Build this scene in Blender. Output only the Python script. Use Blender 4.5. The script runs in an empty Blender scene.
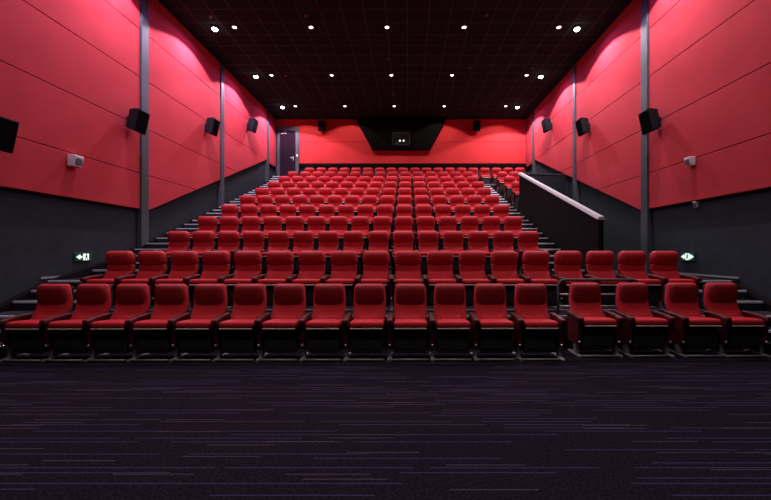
import bpy, bmesh, math, random
from mathutils import Vector, Matrix
random.seed(4)
S = bpy.context.scene
C = S.collection
PI = math.pi

# ------------------------------------------------------------------ camera, world, exposure
H = 1.42                     # eye height; all "rel" heights below are above it
F = 375.0                    # focal length in pixels for a 771 px wide frame
cam = bpy.data.cameras.new('camera')
cam.sensor_fit = 'HORIZONTAL'; cam.sensor_width = 36.0
cam.lens = 36.0 * F / 771.0
cam.shift_x = -22.0 / 771.0
cam.shift_y = 2.0 / 771.0
cam.clip_start = 0.05; cam.clip_end = 200
co = bpy.data.objects.new('camera', cam); C.objects.link(co)
co.location = (0, 0, H); co.rotation_euler = (PI / 2, 0, 0)
S.camera = co

w = bpy.data.worlds.new('world'); S.world = w; w.use_nodes = True
bg = w.node_tree.nodes['Background']
bg.inputs[0].default_value = (0.55, 0.36, 0.62, 1); bg.inputs[1].default_value = 0.012

vs = S.view_settings
S.display_settings.display_device = 'sRGB'
vs.view_transform = 'Standard'; vs.look = 'None'; vs.gamma = 1.0; vs.use_curve_mapping = False
vs.exposure = 0.0

# lamp powers, used by the lamp builders further down
WASH_WIDE, WASH_CORE, WASH_SPILL = 480.0, 5.0, 42.0
DOWN_WIDE, DOWN_CORE = 60.0, 200.0
WASH_COL = (1.0, 0.90, 1.0)
WASH_LEFT = (1.0, 0.83, 1.10)
SPILL_COL = (0.62, 0.32, 1.0)
DOWN_COL = (1.0, 0.87, 0.80)

# ------------------------------------------------------------------ helpers
def M(name, col, rough=0.6, metal=0.0, emit=None, strength=0.0, noise=0.0, nscale=20.0, bump=0.0, bscale=200.0, coat=0.0, sheen=0.0, spec=0.5):
    m = bpy.data.materials.new(name); m.use_nodes = True
    nt = m.node_tree; b = nt.nodes['Principled BSDF']
    b.inputs['Base Color'].default_value = (*col, 1)
    b.inputs['Roughness'].default_value = rough
    b.inputs['Metallic'].default_value = metal
    b.inputs['Specular IOR Level'].default_value = spec
    if coat: b.inputs['Coat Weight'].default_value = coat
    if sheen: b.inputs['Sheen Weight'].default_value = sheen
    if emit:
        b.inputs['Emission Color'].default_value = (*emit, 1)
        b.inputs['Emission Strength'].default_value = strength
    tc = nt.nodes.new('ShaderNodeTexCoord')
    if noise:
        n = nt.nodes.new('ShaderNodeTexNoise'); n.inputs['Scale'].default_value = nscale; n.inputs['Detail'].default_value = 4
        nt.links.new(tc.outputs['Object'], n.inputs['Vector'])
        mr = nt.nodes.new('ShaderNodeMapRange')
        mr.inputs['From Min'].default_value = 0.3; mr.inputs['From Max'].default_value = 0.7
        mr.inputs['To Min'].default_value = 1 - noise; mr.inputs['To Max'].default_value = 1 + noise
        nt.links.new(n.outputs['Fac'], mr.inputs['Value'])
        mx = nt.nodes.new('ShaderNodeVectorMath'); mx.operation = 'SCALE'
        mx.inputs[0].default_value = col
        nt.links.new(mr.outputs[0], mx.inputs['Scale'])
        nt.links.new(mx.outputs[0], b.inputs['Base Color'])
    if bump:
        n2 = nt.nodes.new('ShaderNodeTexNoise'); n2.inputs['Scale'].default_value = bscale; n2.inputs['Detail'].default_value = 2
        nt.links.new(tc.outputs['Object'], n2.inputs['Vector'])
        bp = nt.nodes.new('ShaderNodeBump'); bp.inputs['Strength'].default_value = bump; bp.inputs['Distance'].default_value = 0.01
        nt.links.new(n2.outputs['Fac'], bp.inputs['Height'])
        nt.links.new(bp.outputs[0], b.inputs['Normal'])
    return m

def obj(name, bm, m, parent=None, smooth=False, loc=None, rot=None):
    me = bpy.data.meshes.new(name)
    bmesh.ops.recalc_face_normals(bm, faces=bm.faces)
    bm.to_mesh(me); bm.free()
    if smooth:
        for p in me.polygons: p.use_smooth = True
    me.materials.append(m)
    o = bpy.data.objects.new(name, me); C.objects.link(o)
    if parent: o.parent = parent
    if loc is not None: o.location = loc
    if rot is not None: o.rotation_euler = rot
    return o

def tag(o, label, cat, group=None):
    o['label'] = label; o['category'] = cat
    if group: o['group'] = group
    return o

def thing(name, label, cat, loc=(0, 0, 0), rot=(0, 0, 0), group=None):
    o = bpy.data.objects.new(name, None); C.objects.link(o)
    o.empty_display_size = 0.1
    o.location = loc; o.rotation_euler = rot
    return tag(o, label, cat, group)

def struct(name, bm, m, parent=None):
    o = obj(name, bm, m, parent)
    if parent is None: o['kind'] = 'structure'
    return o

def add_box(bm, x0, x1, y0, y1, z0, z1, bev=0.0, seg=2):
    t = bmesh.new()
    bmesh.ops.create_cube(t, size=1)
    for v in t.verts:
        v.co = Vector(((x0 + x1) / 2 + v.co.x * (x1 - x0), (y0 + y1) / 2 + v.co.y * (y1 - y0), (z0 + z1) / 2 + v.co.z * (z1 - z0)))
    if bev: bmesh.ops.bevel(t, geom=list(t.edges), offset=bev, segments=seg, affect='EDGES', profile=0.5)
    merge(bm, t)

def merge(bm, t):
    me = bpy.data.meshes.new('tmp'); t.to_mesh(me); t.free()
    bm.from_mesh(me); bpy.data.meshes.remove(me)

def box(*a, **k):
    bm = bmesh.new(); add_box(bm, *a, **k); return bm

def add_tube(bm, pts, r, n=8, caps=True):
    pts = [Vector(p) for p in pts]
    rings = []
    for i, p in enumerate(pts):
        a = pts[max(i - 1, 0)]; b = pts[min(i + 1, len(pts) - 1)]
        d = (b - a).normalized()
        up = Vector((0, 0, 1)) if abs(d.z) < 0.9 else Vector((1, 0, 0))
        u = d.cross(up).normalized(); v = d.cross(u).normalized()
        rings.append([bm.verts.new(p + r * (math.cos(2 * PI * k / n) * u + math.sin(2 * PI * k / n) * v)) for k in range(n)])
    for i in range(len(rings) - 1):
        for k in range(n):
            bm.faces.new((rings[i][k], rings[i][(k + 1) % n], rings[i + 1][(k + 1) % n], rings[i + 1][k]))
    if caps:
        bm.faces.new(rings[0][::-1]); bm.faces.new(rings[-1])

def add_lathe(bm, prof, n=20, cx=0, cy=0, cz=0):
    rings = []
    for r, z in prof:
        rings.append([bm.verts.new((cx + r * math.cos(2 * PI * k / n), cy + r * math.sin(2 * PI * k / n), cz + z)) for k in range(n)])
    for i in range(len(rings) - 1):
        for k in range(n):
            bm.faces.new((rings[i][k], rings[i][(k + 1) % n], rings[i + 1][(k + 1) % n], rings[i + 1][k]))
    bm.faces.new(rings[0][::-1]); bm.faces.new(rings[-1])

def add_prism(bm, poly, axis, a0, a1, bev=0.0):
    """poly: list of 2D points; axis 'x' -> (y,z), 'y' -> (x,z), 'z' -> (x,y)"""
    t = bmesh.new()
    def P(q, a):
        return {'x': (a, q[0], q[1]), 'y': (q[0], a, q[1]), 'z': (q[0], q[1], a)}[axis]
    v0 = [t.verts.new(P(q, a0)) for q in poly]; v1 = [t.verts.new(P(q, a1)) for q in poly]
    t.faces.new(v0); t.faces.new(v1[::-1])
    n = len(poly)
    for i in range(n):
        t.faces.new((v0[i], v1[i], v1[(i + 1) % n], v0[(i + 1) % n]))
    bmesh.ops.recalc_face_normals(t, faces=t.faces)
    if bev: bmesh.ops.bevel(t, geom=list(t.edges), offset=bev, segments=2, affect='EDGES', profile=0.5)
    merge(bm, t)

def clip(poly, fn):
    """keep the part of poly where fn(p) >= 0 (fn affine)"""
    out = []
    n = len(poly)
    for i in range(n):
        p, q = poly[i], poly[(i + 1) % n]
        a, b = fn(p), fn(q)
        if a >= 0: out.append(p)
        if a * b < 0:
            t = a / (a - b)
            out.append((p[0] + t * (q[0] - p[0]), p[1] + t * (q[1] - p[1])))
    return out

def axis_samples(h, r, n):
    c = [-h, -h + 0.25 * r, -h + 0.6 * r]
    m = [-(h - r) + 2 * (h - r) * i / n for i in range(n + 1)]
    return c + m + [-q for q in c[::-1]]

def pad(w, d, h, r, n=(4, 3, 4), deform=None, centre=(0, 0, 0)):
    """soft rounded cushion of size w x d x h with corner radius r, optionally bent by deform(x,y,z in -1..1, Vector)"""
    bm = bmesh.new()
    hs = (w / 2, d / 2, h / 2)
    sm = [axis_samples(hs[i], min(r, hs[i] * 0.98), n[i]) for i in range(3)]
    cache = {}
    def V(p):
        k = tuple(round(c, 5) for c in p)
        if k not in cache:
            q = Vector([max(-(hs[i] - min(r, hs[i] * .98)), min(hs[i] - min(r, hs[i] * .98), p[i])) for i in range(3)])
            dv = Vector(p) - q
            v = q + Vector([dv.normalized()[i] * min(r, hs[i] * .98) for i in range(3)]) if dv.length > 1e-9 else q
            if deform: v = deform(v.x / hs[0], v.y / hs[1], v.z / hs[2], v.copy())
            cache[k] = bm.verts.new(v + Vector(centre))
        return cache[k]
    for a in range(3):
        b, c = (a + 1) % 3, (a + 2) % 3
        for s in (-1, 1):
            for i in range(len(sm[b]) - 1):
                for j in range(len(sm[c]) - 1):
                    f = []
                    for (ii, jj) in ((i, j), (i + 1, j), (i + 1, j + 1), (i, j + 1)):
                        p = [0, 0, 0]; p[a] = s * hs[a]; p[b] = sm[b][ii]; p[c] = sm[c][jj]
                        f.append(V(p))
                    if len(set(f)) >= 3:
                        try: bm.faces.new(f)
                        except ValueError: pass
    return bm

# ------------------------------------------------------------------ materials
m_panel = M('red_wall_fabric', (0.42, 0.035, 0.049), 0.9, noise=0.06, nscale=1.5, bump=0.15, bscale=300, spec=0.1)
m_backpanel = M('red_back_wall_fabric', (0.50, 0.026, 0.030), 0.85, noise=0.05, nscale=1.5, bump=0.15, bscale=300, spec=0.2)
m_dark = M('charcoal_wall_felt', (0.026, 0.030, 0.037), 0.95, noise=0.12, nscale=6, bump=0.2, bscale=150, spec=0.04)
m_column = M('slate_column_paint', (0.034, 0.036, 0.050), 0.7, noise=0.05)
m_black = M('black_parapet_paint', (0.010, 0.007, 0.008), 0.95, noise=0.1, nscale=5, spec=0.02)
m_booth = M('black_booth_board', (0.005, 0.0045, 0.0045), 0.9, noise=0.1, nscale=4, spec=0.02)
m_cap = M('pale_rail_cap', (0.34, 0.32, 0.345), 0.6, noise=0.04, spec=0.2)
m_seat = M('red_seat_upholstery', (0.45, 0.019, 0.028), 0.7, noise=0.08, nscale=14, bump=0.08, bscale=120, spec=0.15)
m_head = M('shaded_red_headrest', (0.38, 0.015, 0.023), 0.65, noise=0.08, nscale=14, bump=0.08, bscale=120, spec=0.18)  # seat red made darker: shade on the down-facing pillow put into the colour
m_head_front = M('deep_shaded_red_headrest', (0.19, 0.006, 0.010), 0.65, noise=0.08, nscale=14, bump=0.08, bscale=120, spec=0.18)  # same red darkened further, shade of the overhanging front-row headrest painted in
m_arm = M('oxblood_armrest_leather', (0.07, 0.006, 0.008), 0.55, noise=0.1, nscale=14, spec=0.2)
m_shell = M('black_seat_plastic', (0.010, 0.009, 0.011), 0.6, noise=0.1, nscale=10, spec=0.35)
m_trim = M('pale_seat_edge', (0.62, 0.50, 0.44), 0.4, noise=0.03)
m_metal = M('grey_leg_metal', (0.24, 0.22, 0.23), 0.5, metal=0.2, noise=0.05)
m_brass = M('brass_tag', (0.85, 0.70, 0.50), 0.3, metal=0.6, noise=0.02)
m_tread = M('grey_stair_carpet', (0.022, 0.022, 0.028), 0.95, noise=0.15, nscale=30, spec=0.02)
m_tier = M('dark_tier_carpet', (0.024, 0.018, 0.025), 0.95, noise=0.2, nscale=30, spec=0.02)
m_nose = M('pale_stair_nosing', (0.72, 0.72, 0.77), 0.45, noise=0.05)
m_nose_dim = M('dimmed_stair_nosing', (0.5, 0.5, 0.55), 0.5, noise=0.1, nscale=6, spec=0.2)  # same nosing in a darker grey, its dimmer light put into the colour
m_spk = M('grey_speaker_cabinet', (0.012, 0.012, 0.016), 0.8, noise=0.06, spec=0.1)
m_grille = M('black_speaker_grille', (0.005, 0.005, 0.007), 0.9, noise=0.2, nscale=200, spec=0.03)
m_white = M('white_plastic', (0.75, 0.74, 0.76), 0.4, noise=0.02)
m_lampring = M('dark_lamp_ring', (0.05, 0.045, 0.045), 0.5, metal=0.3, noise=0.05)
m_lens_w = M('washer_lens', (0.9, 0.9, 0.9), 0.3, emit=(1.0, 0.95, 1.0), strength=16, noise=0.01)
m_lens_d = M('downlight_lens', (0.9, 0.9, 0.9), 0.3, emit=(1.0, 0.90, 0.84), strength=6, noise=0.01)
m_doorm = M('plum_door_paint', (0.015, 0.006, 0.012), 0.8, noise=0.06, nscale=3, spec=0.05)
m_frame = M('slate_door_frame', (0.034, 0.034, 0.044), 0.6, noise=0.05)
m_chrome = M('steel_handle', (0.75, 0.75, 0.78), 0.25, metal=0.8, noise=0.02)
m_green = M('exit_sign_green', (0.004, 0.030, 0.016), 0.5, emit=(0.02, 0.30, 0.14), strength=0.03, noise=0.03)
m_glow = M('exit_sign_symbol', (0.8, 0.9, 0.85), 0.4, emit=(0.72, 1.0, 0.86), strength=1.1, noise=0.01)
m_port = M('dark_port_frame', (0.011, 0.009, 0.009), 0.8, noise=0.05)
m_glass = M('projection_port_glass', (0.02, 0.018, 0.018), 0.1, noise=0.02)
m_portlamp = M('projector_pilot_lamp', (0.8, 0.8, 0.8), 0.3, emit=(1.0, 0.95, 0.9), strength=1.2, noise=0.01)
m_iron = M('sprinkler_metal', (0.12, 0.10, 0.09), 0.5, metal=0.4, noise=0.05)

def carpet_material():
    m = bpy.data.materials.new('plum_streaked_carpet'); m.use_nodes = True
    nt = m.node_tree; N = nt.nodes; L = nt.links
    b = N['Principled BSDF']; b.inputs['Roughness'].default_value = 1.0; b.inputs['Specular IOR Level'].default_value = 0.0
    tc = N.new('ShaderNodeTexCoord'); sp = N.new('ShaderNodeSeparateXYZ'); L.new(tc.outputs['Object'], sp.inputs[0])
    def mt(op, a, b2=None):
        n = N.new('ShaderNodeMath'); n.operation = op
        for i, v in enumerate((a, b2)):
            if v is None: continue
            if isinstance(v, (int, float)): n.inputs[i].default_value = v
            else: L.new(v, n.inputs[i])
        return n.outputs[0]
    def streaks(dy, lenx, keep, thick, seed):
        yi = mt('FLOOR', mt('DIVIDE', sp.outputs[1], dy))
        fr = mt('FRACT', mt('DIVIDE', sp.outputs[1], dy))
        w1 = N.new('ShaderNodeTexWhiteNoise'); w1.noise_dimensions = '1D'; L.new(mt('ADD', yi, seed), w1.inputs['W'])
        xo = mt('ADD', mt('DIVIDE', sp.outputs[0], lenx), mt('MULTIPLY', w1.outputs[0], 37.0))
        xi = mt('FLOOR', xo); xf = mt('FRACT', xo)
        cb = N.new('ShaderNodeCombineXYZ'); L.new(xi, cb.inputs[0]); L.new(yi, cb.inputs[1]); cb.inputs[2].default_value = seed
        w2 = N.new('ShaderNodeTexWhiteNoise'); w2.noise_dimensions = '3D'; L.new(cb.outputs[0], w2.inputs['Vector'])
        on = mt('GREATER_THAN', w2.outputs[0], 1 - keep)
        on = mt('MULTIPLY', on, mt('LESS_THAN', fr, thick))
        on = mt('MULTIPLY', on, mt('LESS_THAN', xf, mt('ADD', 0.3, mt('MULTIPLY', w2.outputs[0], 0.7))))
        return on
    s1 = streaks(0.056, 1.35, 0.46, 0.18, 3.0)
    s2 = streaks(0.052, 0.55, 0.14, 0.17, 11.0)
    # carpet tiles of slightly different tone
    br = N.new('ShaderNodeTexBrick'); br.inputs['Scale'].default_value = 1.0
    br.inputs['Brick Width'].default_value = 1.0; br.inputs['Row Height'].default_value = 1.0; br.offset = 0.0
    br.inputs['Mortar Size'].default_value = 0.0
    br.inputs['Color1'].default_value = (0.0112, 0.0076, 0.0122, 1); br.inputs['Color2'].default_value = (0.0092, 0.0072, 0.0128, 1)
    L.new(tc.outputs['Object'], br.inputs['Vector'])
    nz = N.new('ShaderNodeTexNoise'); nz.inputs['Scale'].default_value = 55; nz.inputs['Detail'].default_value = 4; L.new(tc.outputs['Object'], nz.inputs['Vector'])
    mr = N.new('ShaderNodeMapRange'); mr.inputs['From Min'].default_value = 0.3; mr.inputs['From Max'].default_value = 0.7
    mr.inputs['To Min'].default_value = 0.45; mr.inputs['To Max'].default_value = 1.55; L.new(nz.outputs['Fac'], mr.inputs['Value'])
    sc = N.new('ShaderNodeVectorMath'); sc.operation = 'SCALE'; L.new(br.outputs['Color'], sc.inputs[0]); L.new(mr.outputs[0], sc.inputs['Scale'])
    mx = N.new('ShaderNodeMix'); mx.data_type = 'RGBA'; L.new(s1, mx.inputs[0]); L.new(sc.outputs[0], mx.inputs[6]); mx.inputs[7].default_value = (0.030, 0.022, 0.054, 1)
    mx2 = N.new('ShaderNodeMix'); mx2.data_type = 'RGBA'; L.new(s2, mx2.inputs[0]); L.new(mx.outputs[2], mx2.inputs[6]); mx2.inputs[7].default_value = (0.042, 0.032, 0.041, 1)
    L.new(mx2.outputs[2], b.inputs['Base Color'])
    bp = N.new('ShaderNodeBump'); bp.inputs['Strength'].default_value = 0.35; bp.inputs['Distance'].default_value = 0.01
    L.new(nz.outputs['Fac'], bp.inputs['Height']); L.new(bp.outputs[0], b.inputs['Normal'])
    return m
m_carpet = carpet_material()

def ceiling_material():
    m = bpy.data.materials.new('black_ceiling_tiles'); m.use_nodes = True
    nt = m.node_tree; N = nt.nodes; L = nt.links
    b = N['Principled BSDF']; b.inputs['Roughness'].default_value = 0.95; b.inputs['Specular IOR Level'].default_value = 0.03
    tc = N.new('ShaderNodeTexCoord')
    br = N.new('ShaderNodeTexBrick'); br.inputs['Scale'].default_value = 1.0; br.offset = 0.0
    br.inputs['Brick Width'].default_value = 0.6; br.inputs['Row Height'].default_value = 0.6
    br.inputs['Mortar Size'].default_value = 0.012; br.inputs['Mortar Smooth'].default_value = 0.0
    br.inputs['Color1'].default_value = (0.015, 0.028, 0.027, 1); br.inputs['Color2'].default_value = (0.018, 0.032, 0.031, 1)
    br.inputs['Mortar'].default_value = (0.062, 0.082, 0.078, 1)
    L.new(tc.outputs['Object'], br.inputs['Vector'])
    L.new(br.outputs['Color'], b.inputs['Base Color'])
    return m
m_ceil = ceiling_material()

# ------------------------------------------------------------------ room dimensions
XL, XR = -6.52, 5.88           # faces of the red wall panels
YB = 18.6                      # face of the back wall panels
ZC = H + 6.60                  # ceiling
YF = -1.5                      # open towards the screen, behind the camera
WT = 0.10                      # panels stand this far off the dark wall

# rows: seat origin depth and tier height
def row_y(n): return {1: 4.99, 2: 6.20}.get(n, 8.02 + 1.19 * (n - 3))
def row_t(n): return 0.0 if n == 1 else 0.46 + 0.443 * (n - 2)
def edge(n): return {2: 5.60, 3: 6.75}.get(n, row_y(n) - 0.72)
SXL, SXR = -5.42, 2.99         # seating block limits (stairs beyond)
PX0, PX1 = 3.67, 3.77          # parapet beside the right stairs

# ------------------------------------------------------------------ floor and tiers
struct('floor', box(XL - .3, XR + .3, YF, edge(2), -0.2, 0.0), m_carpet)

tiers = bmesh.new()
add_box(tiers, SXL, 4.98, edge(2), edge(3), 0, row_t(2))
add_box(tiers, SXL, SXR, edge(3), edge(4), 0, row_t(3))
for n in range(4, 11):
    add_box(tiers, SXL, SXR, edge(n), edge(n + 1), 0, row_t(n))
add_box(tiers, SXL, XR + WT, edge(11), YB + WT, 0, row_t(11))
YV = 12.35                     # far end of the entrance passage
add_prism(tiers, [(PX0, YV + .13), (PX1, YV + .13), (XR + WT, YV + 1.80), (XR + WT, edge(9)), (PX0, edge(9))], 'z', 0, row_t(8))
for n in (9, 10):
    add_box(tiers, PX0, XR + WT, edge(n), edge(n + 1), 0, row_t(n))
add_prism(tiers, [(SXR, edge(3)), (XR + WT, edge(3)), (XR + WT, YV + 1.7), (PX1, YV + .05), (SXR, YV + .05)], 'z', 0, row_t(3) - 0.002)
tf = struct('stepped_floor', tiers, m_tier)
edging = bmesh.new()
for n in range(2, 12):
    x1 = 4.98 if n == 2 else (XR if n == 11 else SXR)
    add_box(edging, SXL, x1, edge(n) - 0.012, edge(n) + 0.035, row_t(n) - 0.03, row_t(n) + 0.006)
struct('tier_edging', edging, m_metal, tf)

# ------------------------------------------------------------------ walls
strips = [(1.05, 1.925), (1.925, 3.07), (3.07, 4.27), (4.27, 5.43), (5.43, 6.585)]
bays = [(0.9, 5.0, 'flat'), (5.28, 9.14, 'flat'), (9.42, 13.06, 'rake'), (13.30, 17.38, 'rake'), (17.62, YB - 0.005, 'top')]
cols = [(5.0, 5.28), (9.14, 9.42), (13.06, 13.30), (17.38, 17.62)]
def rake(y): return 1.05 + 0.408 * (y - 9.45)
def side_wall(name, side):
    xf = XL if side < 0 else XR
    xb = xf + side * WT
    wl = struct(name, box(min(xb, xb + side * .2), max(xb, xb + side * .2), YF, YB + WT + .2, 0, ZC), m_dark)
    for (y0, y1, kind) in bays:
        for (z0, z1) in strips:
            poly = [(y0, z0 + .006), (y1, z0 + .006), (y1, z1 - .006), (y0, z1 - .006)]
            if kind == 'rake': poly = clip(poly, lambda p: p[1] - rake(p[0]))
            if kind == 'top': poly = clip(poly, lambda p: p[1] - 4.20)
            if len(poly) < 3: continue
            if max(p[1] for p in poly) - min(p[1] for p in poly) < 0.05: continue
            bm = bmesh.new()
            add_prism(bm, [(p[0], p[1] + H) for p in poly], 'x', xf, xb, bev=0.008)
            struct('wall_panel', bm, m_panel, wl)
    for (y0, y1) in cols:
        bm = bmesh.new()
        a, b = sorted((xf - side * 0.035, xb))
        add_box(bm, a, b, y0 + .01, y1 - .01, 0, ZC - .01, bev=0.012)
        struct('column', bm, m_column, wl)
    return wl
def stringer(wall, side):
    xf = XL if side < 0 else XR
    a, b = sorted((xf + side * WT, xf - side * .036))
    bm = bmesh.new()
    if side < 0: poly = [(edge(2) - .6, 0), (YB - .07, 0), (YB - .07, 5.0), (17.95, 5.0)] + [(edge(n), row_t(n) - .03) for n in range(11, 2, -1)] + [(edge(2), row_t(2) - .1)]
    else: poly = [(edge(2) - .6, 0), (edge(3) + .25, 0), (edge(3) + .25, row_t(3) - .03), (edge(3), row_t(3) - .03), (edge(2), row_t(2) - .1)]
    add_prism(bm, poly, 'x', a, b)
    struct('stringer', bm, m_black, wall)
wall_left = side_wall('wall_left', -1)
stringer(wall_left, -1)
wall_right = side_wall('wall_right', 1)
stringer(wall_right, 1)

# back wall: dark wall, red panels around the booth, door opening at the left
DX0, DX1, DZ0, DZ1 = XL + 0.05, -5.38, 5.04, H + 6.20
bw = bmesh.new()
add_box(bw, XL - WT, XR + WT, YB + WT, YB + WT + .2, 0, ZC)
wall_back = struct('wall_back', bw, m_dark)
for (z0, z1) in ((4.39, 5.46), (5.46, 6.585)):
    poly = [(DX1 + .01, z0 + .006), (XR - .005, z0 + .006), (XR - .005, z1 - .006), (DX1 + .01, z1 - .006)]
    bm = bmesh.new(); add_prism(bm, [(p[0], p[1] + H) for p in poly], 'y', YB, YB + WT, bev=0.006)
    struct('wall_panel', bm, m_backpanel, wall_back)
bm = box(XL + .01, DX1 + .005, YB, YB + WT, DZ1 + .01, ZC - .015, bev=0.006)
struct('wall_panel', bm, m_backpanel, wall_back)
bm = bmesh.new(); add_box(bm, DX1 + .01, XR - .01, YB - 0.03, YB + WT, H + 4.22, H + 4.39 - .01)
struct('dado_rail', bm, m_booth, wall_back)

# ceiling
struct('ceiling', box(XL - WT, XR + WT, YF, YB + WT, ZC, ZC + .2), m_ceil)

# projection booth front: a black trapezoid hanging off the back wall
booth = thing('projection_booth', 'black trapezoid projection booth front high in the middle of the back wall', 'projection booth', (-0.32, YB, H + 5.04))
YP = -0.26
bm = bmesh.new()
add_prism(bm, [(-1.42, 0), (1.42, 0), (2.26, 1.545), (-2.26, 1.545)], 'y', YP, -0.004, bev=0.01)
obj('booth_front', bm, m_booth, booth)
fr = bmesh.new()
for (a, b, c, d) in ((-.43, .45, .16, .22), (-.43, .45, .74, .80), (-.43, -.37, .16, .80), (.39, .45, .16, .80)):
    add_box(fr, a, b, YP - 0.05, YP + .002, c, d)
frame = obj('port_frame', fr, m_port, booth)
obj('port_glass', box(-.37, .39, YP - .012, YP + .002, .22, .74), m_glass, frame)
for x in (-.02, .16):
    bm = bmesh.new(); add_lathe(bm, [(0.0, -.02), (0.035, -.02), (0.045, 0), (0.0, 0.0)][1:3], 12)
    obj('pilot_lamp', bm, m_portlamp, frame, loc=(x - .03, YP - .016, .40), rot=(PI / 2, 0, 0))

# door in the back left corner
dr = struct('door_1', box(DX0 + .16, DX1 - .17, YB - .02, YB + WT - .01, DZ0, DZ1 - .22, bev=0.006), m_doorm)
fm = bmesh.new()
add_box(fm, DX0, DX0 + .15, YB - .06, YB + WT - .005, DZ0, DZ1, bev=0.008)
add_box(fm, DX1 - .16, DX1, YB - .06, YB + WT - .005, DZ0, DZ1, bev=0.008)
add_box(fm, DX0 + .15, DX1 - .16, YB - .06, YB + WT - .005, DZ1 - .21, DZ1, bev=0.008)
obj('door_frame', fm, m_frame, dr)
hb = bmesh.new()
add_box(hb, DX1 - .30, DX1 - .26, YB - .03, YB - .018, DZ0 + .92, DZ0 + 1.12)
add_tube(hb, [(DX1 - .28, YB - .03, DZ0 + 1.04), (DX1 - .28, YB - .08, DZ0 + 1.04), (DX1 - .42, YB - .08, DZ0 + 1.04)], .014)
obj('door_handle', hb, m_chrome, dr)
bm = bmesh.new(); add_box(bm, DX0 + .22, DX0 + .48, YB - .07, YB - .02, DZ1 - .38, DZ1 - .31, bev=.008)
add_tube(bm, [(DX0 + .30, YB - .08, DZ1 - .34), (DX0 + .5, YB - .16, DZ1 - .29)], .012)
obj('door_closer', bm, m_chrome, dr)
bm = box(DX1 - .11, DX1 - .04, YB - .085, YB - .062, DZ0 + 1.10, DZ0 + 1.20, bev=.006)
tag(obj('light_switch', bm, m_white), 'small white switch plate on the frame beside the back door', 'light switch')

# baseboards along the cross aisle
bm = box(XL - WT - .002, XL - WT + .025, edge(3), 7.70, row_t(3) + .03, row_t(3) + .065)
b1 = struct('baseboard_left', bm, m_metal)
bm = box(XR + WT - .025, XR + WT + .002, edge(3), 8.3, row_t(3) + .03, row_t(3) + .065)
struct('baseboard_right', bm, m_metal)

# ------------------------------------------------------------------ stairs
def staircase(label, x0, x1, steps, nose=0.028, nm=None):
    """steps: list of (y_front, y_back, z_top, z_prev)"""
    t = thing('staircase', label, 'stairs', ((x0 + x1) / 2, steps[0][0], steps[0][3]), group=None)
    ox, oy, oz = t.location
    for (ya, yb, z, zp) in steps:
        s = obj('step', box(x0 - ox, x1 - ox, ya - oy, yb - oy, max(0, zp - .12) - oz, z - oz), m_tread, t)
        obj('nosing', box(x0 + .01 - ox, x1 - .01 - ox, ya - .006 - oy, ya + nose - oy, z - .028 - oz, z + .005 - oz), nm or m_nose_dim, s)
    return t
def flight(ns, runs):
    out = []
    for n in ns:                # climbs from tier n to tier n+1
        r = runs if n > 2 else 0.30
        d = (row_t(n + 1) - row_t(n)) / 3
        for k in range(3):
            out.append([edge(n + 1) - (2 - k) * r, None, row_t(n) + (k + 1) * d, row_t(n) + k * d])
    return out
def close(st, end):
    for i, s in enumerate(st): s[1] = st[i + 1][0] if i + 1 < len(st) else end
    return [tuple(s) for s in st]
ls = flight(range(1, 11), 0.395)
z = row_t(11)
for k, y in enumerate((17.20, 17.45, 17.70, 17.95)):
    ls.append([y, None, z + 0.148 * (k + 1), z + 0.148 * k])
staircase('long flight of dark stairs with pale nosings along the left wall', XL + .040, SXL - .005, close(ls, YB - .07))
rs = flight(range(3, 11), 0.395)
staircase('dark stairs with pale nosings between the seats and the black parapet', SXR + .005, PX0 - .03, close(rs, edge(11)- .0), nose=0.10, nm=m_nose)
ss = flight((1, 2), 0.30)
staircase('short dark steps with pale nosings at the right end of the front rows', 4.99, XR - .040, close(ss, edge(3) + .25))

# ------------------------------------------------------------------ parapet and passage
pp = thing('parapet', 'sloping black parapet with pale top rail beside the right stairs', 'parapet', ((PX0 + PX1) / 2, 7.2, row_t(3)))
def plocal(y, z): return (y - 7.2, z - row_t(3))
bm = bmesh.new()
add_prism(bm, [plocal(7.2, row_t(3)), plocal(YV - .02, row_t(3)), plocal(YV - .02, H + 2.565), plocal(7.2, H + .622)], 'x', -.05, .05, bev=.008)
obj('wall_body', bm, m_black, pp)
bm = bmesh.new()
sect = [(-.075, 0), (-.075, .012), (-.045, .060), (.045, .060), (.075, .012), (.075, 0)]
ends = []
for (y, z) in (plocal(7.185, H + .618), plocal(YV + .02, H + 2.566)):
    ends.append([bm.verts.new((px, y, z + pz)) for px, pz in sect])
for k in range(6): bm.faces.new((ends[0][k], ends[0][(k + 1) % 6], ends[1][(k + 1) % 6], ends[1][k]))
bm.faces.new(ends[0]); bm.faces.new(ends[1][::-1])
obj('top_rail', bm, m_cap, pp)
gw = thing('guard_wall', 'low charcoal guard wall slanting across the end of the right entrance passage', 'guard wall', (PX1, YV, row_t(3)), (0, 0, math.atan2(1.60, 2.13)))
gl = math.hypot(1.60, 2.13)
z0, z1 = H + 2.56 - row_t(3), H + 2.84 - row_t(3)
bm = bmesh.new(); add_prism(bm, [(.02, 0), (gl, 0), (gl, z1), (.02, z0)], 'y', .0, .10)
obj('wall_body', bm, m_dark, gw)
bm = bmesh.new(); add_prism(bm, [(.02, z0 + .002), (gl, z1 + .002), (gl, z1 + .042), (.02, z0 + .042)], 'y', -.02, .12, bev=.006)
obj('top_rail', bm, m_column, gw)

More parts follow.
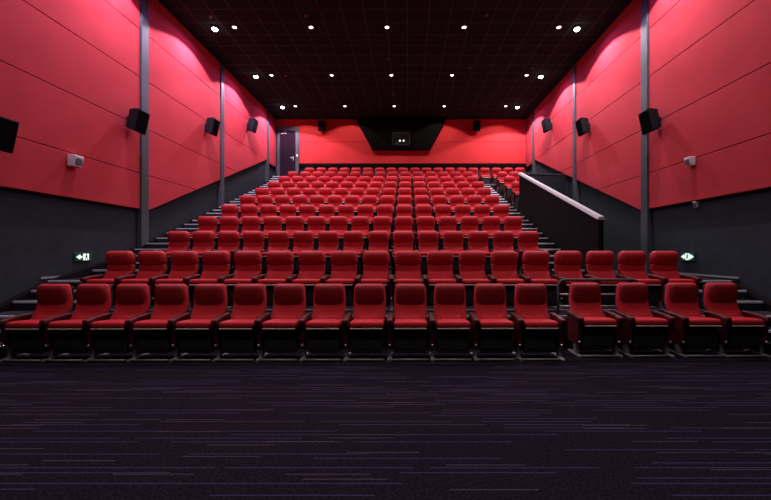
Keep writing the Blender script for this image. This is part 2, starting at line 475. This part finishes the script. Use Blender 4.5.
# guard railing in front of the second row at the right
gr = thing('guard_rail', 'low metal guard rail with curved ends behind the gap in the front row', 'railing', (2.9, 5.68, row_t(2)))
bm = bmesh.new()
pts = [(-.62, 0, .0), (-.62, 0, .44)] + [(-.62 + .10 * (1 - math.cos(a)), 0, .44 + .10 * math.sin(a)) for a in (PI / 6, PI / 3, PI / 2)]
pts += [(.52, 0, .54)] + [(.52 + .10 * math.sin(a), 0, .44 + .10 * math.cos(a)) for a in (PI / 6, PI / 3, PI / 2)] + [(.62, 0, 0)]
add_tube(bm, pts, .018)
obj('rail_frame', bm, m_column, gr, smooth=True)
for z in (.14, .32):
    bm = bmesh.new(); add_tube(bm, [(-.62, 0, z), (.62, 0, z)], .012)
    obj('crossbar', bm, m_chrome, gr, smooth=True)

# ------------------------------------------------------------------ seats
def lean(t):                    # backrest lean: y offset by height above the seat
    return 0.13 * t
def lean_y(z):
    a = max(0.0, min(z - .44, .22))
    return .60 * a - .03 * max(0.0, z - .66)
def back_pad(w, z0, z1, thick, bulge, r, taper=0.0, yface=0.165, under=0.0, ubend=0.0):
    """pad whose front face starts at yface above the cushion and leans back; ubend rounds its lower corners"""
    h = z1 - z0; zc = (z0 + z1) / 2
    def f(u, v, s, p):
        if v < 0: p.y -= bulge * (1 - abs(u) ** 2.5) * (1 - abs(s) ** 2.2)
        if v < 0 and abs(s - .45) < 1.45: p.y -= under * (1 - ((s - .45) / 1.45) ** 2) * (1 - .5 * abs(u) ** 3)
        p.x *= 1 - taper * max(0, s) ** 2
        if s < 0: p.x *= 1 - ubend * abs(s) ** 4
        p.y += lean_y(p.z + zc)
        return p
    return pad(w, thick, h, r, (7, 2, 6), f, (0, yface + thick / 2, zc))

AX = .272                      # armrest centre, either side of the seat
def make_seat(kind, both):
    t = thing('cinema_seat', '', 'seat')
    bm = box(-.205, .205, -.075, .22, .095, .430, bev=.012)
    add_box(bm, -.17, .17, -.082, -.07, .14, .38, bev=.004)
    obj('seat_box', bm, m_shell, t)
    def cf(u, v, s, p):
        if s > 0: p.z += .012 * (1 - abs(u) ** 3) * (1 - abs(v) ** 3)
        if v < 0: p.z -= .012 * max(0, -v - .6)
        p.z -= .014 * v
        return p
    cu = obj('seat_cushion', pad(.445, .37, .085, .034, (5, 5, 2), cf, (0, .050, .460)), m_seat, t, smooth=True)
    obj('front_trim', pad(.425, .036, .018, .008, (4, 1, 1), None, (0, -.118, .424)), m_trim, cu, smooth=True)
    obj('tag', box(-.022, .022, -.142, -.130, .415, .434, bev=.003), m_brass, cu)
    if kind == 'front':
        obj('backrest', back_pad(.455, .44, .970, .10, .008, .045, taper=.10, yface=.150), m_seat, t, smooth=True)
        obj('lumbar_pad', back_pad(.29, .475, .545, .04, .02, .02, yface=.125), m_seat, t, smooth=True)
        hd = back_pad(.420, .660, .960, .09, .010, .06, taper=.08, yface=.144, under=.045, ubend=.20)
    else:
        obj('backrest', back_pad(.435, .44, .640, .10, .014, .03, yface=.140), m_seat, t, smooth=True)
        obj('lumbar_pad', back_pad(.43, .632, .755, .095, .012, .022, yface=.146), m_seat, t, smooth=True)
        hd = back_pad(.465, .735, .980, .115, .020, .07, taper=.08, yface=.135, under=.050, ubend=.06)
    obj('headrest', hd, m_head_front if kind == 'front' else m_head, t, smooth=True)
    obj('back_shell', back_pad(.42, .36, .93, .03, 0, .014, yface=.245), m_shell, t, smooth=True)
    for s in ((-1, 1) if both else (-1,)):
        x = s * AX
        def af(u, v, q, p):
            p.z += .010 * v - (.012 if v < -.6 else 0)
            return p
        ar = obj('armrest', pad(.076, .41, .060, .016, (2, 6, 2), af, (x, .050, .535)), m_arm, t, smooth=True)
        pb = bmesh.new()
        add_prism(pb, [(-.07, .16), (.22, .16), (.24, .52), (-.13, .505)], 'x', x - .026, x + .026, bev=.010)
        obj('side_panel', pb, m_arm, ar)
        lg = bmesh.new()
        add_box(lg, x - .02, x + .02, -.03, .05, .02, .165)
        add_box(lg, x - .026, x + .026, -.140, .22, .0, .028, bev=.006)
        lo = obj('leg', lg, m_metal, t)
        kb = bmesh.new(); add_lathe(kb, [(.010, 0), (.017, .006), (.017, .02), (.010, .026)], 10)
        obj('knob', kb, m_chrome, lo, smooth=True, loc=(x, -.078, .20), rot=(PI / 2, 0, 0))
    bm = bmesh.new()
    add_tube(bm, [(-AX + .02, -.125, .022), (AX - .04, -.125, .022)], .014)
    obj('foot_rail', bm, m_metal, t, smooth=True)
    return t

def copy_tree(o, parent=None):
    c = o.copy(); C.objects.link(c)
    if parent: c.parent = parent
    for ch in list(o.children): copy_tree(ch, c)
    return c

protos = {(k, b): make_seat(k, b) for k in ('front', 'rear') for b in (False, True)}
used = set()
ORD = ['first', 'second', 'third', 'fourth', 'fifth', 'sixth', 'seventh', 'eighth', 'ninth', 'tenth', 'eleventh', 'twelfth',
       'thirteenth', 'fourteenth', 'fifteenth', 'sixteenth', 'seventeenth', 'eighteenth', 'nineteenth']
def put_seat(kind, both, x, y, z, label, group):
    key = (kind, both)
    if key in used: o = copy_tree(protos[key])
    else: o = protos[key]; used.add(key)
    o.location = (x, y, z); o['label'] = label; o['group'] = group
    return o
def which(i, n):
    if i == 0: return 'leftmost'
    if i == n - 1: return 'rightmost'
    if i < n / 2: return ORD[i] + ' from the left'
    return ORD[n - 1 - i] + ' from the right'

x1 = [-4.91, -4.37, -3.83, -3.29, -2.75, -2.20, -1.65, -1.09, -.53, .04, .60, 1.17, 1.75, 2.60, 3.29, 4.01, 4.475]
x1 = [x * (1.012 if x < 0 else 1) for x in x1]
for i, x in enumerate(x1):
    both = i in (12, 13, 14, 16)
    put_seat('front', both, x if i != 16 else x + .11, row_y(1) + (.18 if i > 12 else .004 * (i - 8)), 0,
             'red padded cinema seat with tall shaded headrest, %s in the front row' % which(i, 17), 'front row seats on the carpet')
x2 = [-4.985 + 9.435 * i / 17 for i in range(18)]
for i, x in enumerate(x2):
    put_seat('rear', i == 17, x, row_y(2), row_t(2),
             'red cinema seat with pillow headrest, %s in the second row' % which(i, 18), 'second row seats')
for n in range(3, 11):
    for i in range(15):
        x = -5.08 + 7.76 * i / 14
        if n in (5, 8): pass
        put_seat('rear', i == 14, x, row_y(n), row_t(n),
                 'red cinema seat, %s in the %s row of the raked block' % (which(i, 15), ORD[n - 1]), ORD[n - 1] + ' row seats')
for i in range(19):
    x = -4.65 + 9.99 * i / 18
    put_seat('rear', i == 18, x, row_y(11), row_t(11),
             'red cinema seat, %s in the top row below the back wall' % which(i, 19), 'top row seats')
for n in (8, 9, 10):
    for i, x in enumerate((4.20, 4.76) if n > 8 else (4.20,)):
        put_seat('rear', i == 1 or n == 8, x, row_y(n), row_t(n),
                 'red cinema seat right of the upper stairs, %s one in the %s row' % (('single' if n == 8 else 'aisle', 'inner')[i], ORD[n - 1]), 'seats right of the upper stairs')

# ------------------------------------------------------------------ speakers
def speaker(label, loc, rz, tilt=12, wd=.37, ht=.51, dp=.28, group=None, cab_m=None):
    t = thing('wall_speaker', label, 'speaker', loc, (0, 0, rz), group)
    # local: wall at y=+, front towards -y
    body = bmesh.new()
    a = math.radians(tilt)
    def R(p): return (p[0], math.cos(a) * p[1] - math.sin(a) * p[2], math.sin(a) * p[1] + math.cos(a) * p[2])
    fw, fh = wd / 2, ht / 2
    ring = []
    pts_f = [(-fw, -fh), (fw, -fh), (fw, fh), (-fw, fh)]
    f0 = [body.verts.new(R((x, -dp * .5, z))) for x, z in pts_f]
    f1 = [body.verts.new(R((x, -dp * .5 + .06, z))) for x, z in pts_f]
    f2 = [body.verts.new(R((x * .52, dp * .5, z * .86 + .01))) for x, z in pts_f]
    body.faces.new(f0); body.faces.new(f2[::-1])
    for A, B in ((f0, f1), (f1, f2)):
        for k in range(4): body.faces.new((A[k], A[(k + 1) % 4], B[(k + 1) % 4], B[k]))
    bmesh.ops.recalc_face_normals(body, faces=body.faces)
    bmesh.ops.bevel(body, geom=list(body.edges), offset=.012, segments=2, affect='EDGES', profile=.5)
    cab = obj('cabinet', body, cab_m or m_spk, t)
    g = pad(wd - .03, .024, ht - .03, .011, (3, 1, 3), lambda u, v, s, p: Vector(R((p.x, p.y - dp * .5 - .006, p.z))))
    obj('grille', g, m_grille, t)
    br = bmesh.new()
    add_box(br, -.05, .05, dp * .5 + .035, dp * .5 + .053, -.09, .09)
    add_tube(br, [(0, dp * .5 - .04, -.0), (0, dp * .5 + .04, 0)], .022)
    obj('bracket', br, m_spk, t)
    return t
spots = [(5.75, 1.83), (8.95, 3.06), (12.1, 4.05), (15.25, 5.16)]
wl = ['nearest the camera', 'second from the camera', 'third from the camera', 'farthest from the camera']
OFF = .28 * .5 + .055
for i, (y, z) in enumerate(spots):
    bump_ = .035 if abs(y - 8.95) < .1 else 0
    speaker('black wedge speaker on the left wall, ' + wl[i], (XL + OFF, y - (.20 if i == 1 else 0), H + z), PI / 2, group='side wall speakers')
wr = ['nearest the camera', 'in the middle', 'farthest from the camera']
for i, (y, z) in enumerate(spots[1:]):
    speaker('black wedge speaker on the right wall, ' + wr[i], (XR - OFF, y - (.20 if i == 0 else 0), H + z), -PI / 2, group='side wall speakers')
for x, nm in ((-4.20, 'left'), (3.38, 'right')):
    speaker('dark speaker high on the red back wall, %s of the projection booth' % nm, (x, YB - OFF, H + 6.17), 0, tilt=10, wd=.34, ht=.5, group='back wall speakers', cab_m=m_grille)

# ------------------------------------------------------------------ small wall fittings
def wall_box(label, cat, x, y, z, side, wd, ht, dp, name):
    t = thing(name, label, cat, (x, y, z), (0, 0, PI / 2 if side < 0 else -PI / 2))
    obj('housing', pad(wd, dp, ht, .015, (2, 1, 2), lambda u, v, s, p: Vector((p.x, p.y - (.02 * s if v < 0 else 0), p.z)), (0, -dp / 2 - .001, 0)), m_white, t, smooth=True)
    obj('face_plate', box(-wd * .36, wd * .36, -dp - .012, -dp + .02, -ht * .32, ht * .25, bev=.004), m_frame, t)
    return t
wall_box('small white box on the red left wall panel', 'wall sensor', XL, 7.28, H + 1.76, -1, .20, .22, .14, 'wall_sensor')
wall_box('small white box on the red right wall panel', 'wall sensor', XR, 7.72, H + 1.86, 1, .15, .18, .12, 'wall_sensor')
wall_box('tiny white box on the dark right wall below the red panel', 'wall sensor', XR + WT, 7.72, H + .98, 1, .09, .13, .07, 'wall_sensor')

def exit_sign(label, x, y, z, side, kind):
    t = thing('exit_sign', label, 'exit sign', (x, y, z), (0, 0, PI / 2 if side < 0 else -PI / 2))
    obj('sign_case', box(-.20, .20, -.04, -.002, -.085, .085, bev=.006), m_green, t)
    def arrow(d):
        bm = bmesh.new()
        pts = [(0, 0), (.085, .05), (.085, .02), (.13, .02), (.13, -.02), (.085, -.02), (.085, -.05)]
        add_prism(bm, [(d * px, pz) for px, pz in pts], 'y', -.046, -.038)
        return bm
    def figure():
        bm = bmesh.new()
        add_prism(bm, [(.005 + .014 * math.cos(a * PI / 5), .048 + .014 * math.sin(a * PI / 5)) for a in range(10)], 'y', -.046, -.038)
        add_prism(bm, [(-.014, .032), (.018, .032), (.012, -.012), (-.010, -.012)], 'y', -.046, -.038)
        add_prism(bm, [(-.010, -.010), (.004, -.010), (-.022, -.062), (-.036, -.058)], 'y', -.046, -.038)
        add_prism(bm, [(0, -.008), (.013, -.008), (.034, -.030), (.048, -.064), (.036, -.066), (.024, -.036)], 'y', -.046, -.038)
        add_prism(bm, [(.016, .030), (.044, .010), (.040, .002), (.012, .018)], 'y', -.046, -.038)
        add_prism(bm, [(-.014, .030), (-.040, .012), (-.036, .004), (-.010, .018)], 'y', -.046, -.038)
        return bm
    if kind == 'left':
        # nearer end of the sign shows to the left
        obj('arrow', arrow(1), m_glow, t, loc=(-.17, 0, 0))
        bm = bmesh.new()
        add_prism(bm, [(.0, -.065), (.13, -.065), (.13, .065), (.0, .065)], 'y', -.043, -.038)
        dp = obj('doorway', bm, m_glow, t, loc=(-.01, 0, 0))
        obj('running_figure', figure(), m_green, t, loc=(.055, -.004, 0))
    else:
        obj('arrow', arrow(1), m_glow, t, loc=(-.175, 0, 0))
        obj('arrow', arrow(-1), m_glow, t, loc=(.175, 0, 0))
        bm = bmesh.new()
        add_prism(bm, [(-.06, -.07), (.06, -.07), (.06, .07), (-.06, .07)], 'y', -.043, -.038)
        obj('doorway', bm, m_glow, t)
        obj('running_figure', figure(), m_green, t, loc=(0, -.004, 0))
    return t
exit_sign('lit green exit sign with a left arrow on the dark left wall', XL - WT, 7.62, H - .10, -1, 'left')
exit_sign('lit green exit sign with arrows on both sides on the dark right wall', XR + WT, 7.96, H - .10, 1, 'both')

# ------------------------------------------------------------------ ceiling lamps
def spot(parent, name, watts, size, blend, col, rad, loc=(0, 0, -.03), rot=(0, 0, 0)):
    l = bpy.data.lights.new(name, 'SPOT'); l.energy = watts; l.spot_size = math.radians(size); l.spot_blend = blend
    l.color = col; l.shadow_soft_size = rad
    o = bpy.data.objects.new(name, l); C.objects.link(o); o.parent = parent; o.location = loc; o.rotation_euler = rot
def washer(label, x, y, k=1.0, rot=(0, 0, 0), col=WASH_COL):
    t = thing('wall_washer', label, 'ceiling spotlight', (x, y, ZC), group='bright spotlights along the side walls')
    bm = bmesh.new(); add_lathe(bm, [(.05, 0.004), (.085, 0.0), (.09, -.05), (.085, -.055), (.07, -.045)], 24)
    obj('trim_ring', bm, m_lampring, t, smooth=True)
    bm = bmesh.new(); add_lathe(bm, [(.080, -.054), (.075, -.085), (.055, -.105), (.02, -.112)], 20)
    obj('lens', bm, m_lens_w, t, smooth=True)
    spot(t, 'wash_beam', WASH_WIDE * k, 134, .12, col, .03, (0, 0, -.13), rot)
    spot(t, 'core_beam', WASH_CORE * k, 95, 1.0, WASH_COL, .03, (0, 0, -.13), rot)
    spot(t, 'spill_light', WASH_SPILL * k, 172, .3, SPILL_COL, .03, (0, 0, -.13))
def downlight(label, x, y, k=1.0, rot=(0, 0, 0)):
    t = thing('downlight', label, 'ceiling downlight', (x, y, ZC), group='round downlights in the black ceiling')
    bm = bmesh.new(); add_lathe(bm, [(.04, 0.004), (.08, 0.0), (.092, -.010), (.08, -.016), (.064, -.010)], 24)
    obj('trim_ring', bm, m_lampring, t, smooth=True)
    bm = bmesh.new(); add_lathe(bm, [(.058, -.012), (.052, -.018), (.02, -.020)], 20)
    obj('lens', bm, m_lens_d, t, smooth=True)
    if rot[0]:                  # gimbal lamps turned towards the back wall
        spot(t, 'wide_beam', DOWN_WIDE * 3.2, 100, .2, DOWN_COL, .04, (0, 0, -.03), rot)
        spot(t, 'core_beam', DOWN_CORE * .3, 100, 1.0, DOWN_COL, .04, (0, 0, -.03))
    else:
        spot(t, 'wide_beam', DOWN_WIDE * k, 142, .15, DOWN_COL, .04, (0, 0, -.03))
        spot(t, 'core_beam', DOWN_CORE * k, 100, 1.0, DOWN_COL, .04, (0, 0, -.03))
ys = [2.07, 5.05, 8.03, 11.0, 13.98, 16.95]
rw = ['row over the front carpet', 'row over the front seats', 'row above the picture top', 'front row in view', 'middle row in view', 'row by the back wall']
for i, y in enumerate(ys):
    last = i == len(ys) - 1
    k = (.08, .42, 1, 1, 1, 1)[i]
    washer('bright ceiling spotlight by the left wall, ' + rw[i], -5.65, y, k, (math.radians(6), 0, 0) if last else (0, 0, 0), WASH_LEFT)
    washer('bright ceiling spotlight by the right wall, ' + rw[i], 4.97, y, k, (math.radians(6), 0, 0) if last else (0, 0, 0))
    for j, x in enumerate((-5.07, -2.83, -.60, 1.66, 4.44)):
        pos = ('leftmost', 'second from the left', 'middle one', 'second from the right', 'rightmost')[j]
        downlight('round ceiling downlight, %s of the %s' % (pos, rw[i]), x, y, (1.15, .18, 1, 1.55, 1.9, .8)[i] * (.4 if j in (0, 4) else 1.15), (math.radians(32), 0, 0) if last and j != 2 else (0, 0, 0))

# sprinklers
def px_ceiling(u, v):
    Y = F * 6.6 / (252 - v); return ((u - 407.5) * Y / F, Y)
for (x, y, lab) in ((-9.2 * .6, 10.5, 'left of the near left spotlight'), (-2.84, 10.46, 'above the second near downlight'), (2.2, 10.44, 'right of the near fourth downlight'),
                    (-.63, 12.79, 'between the near and middle centre downlights'), (2.23, 13.4, 'right of the middle fourth downlight'),
                    (4.5, 13.45, 'above the middle rightmost downlight'), (-.6, 15.66, 'between the middle and far centre downlights'), (-.38, 17.3, 'behind the far centre downlight'),
                    (-4.55, 14.0, 'right of the middle leftmost downlight')):
    bm = bmesh.new()
    add_lathe(bm, [(.045, .003), (.045, -.006), (.015, -.012), (.012, -.035), (.035, -.04), (.035, -.046), (.01, -.048)], 12)
    o = obj('sprinkler', bm, m_iron, loc=(x, y, ZC))
    tag(o, 'tiny ceiling sprinkler ' + lab, 'sprinkler', 'ceiling sprinklers')
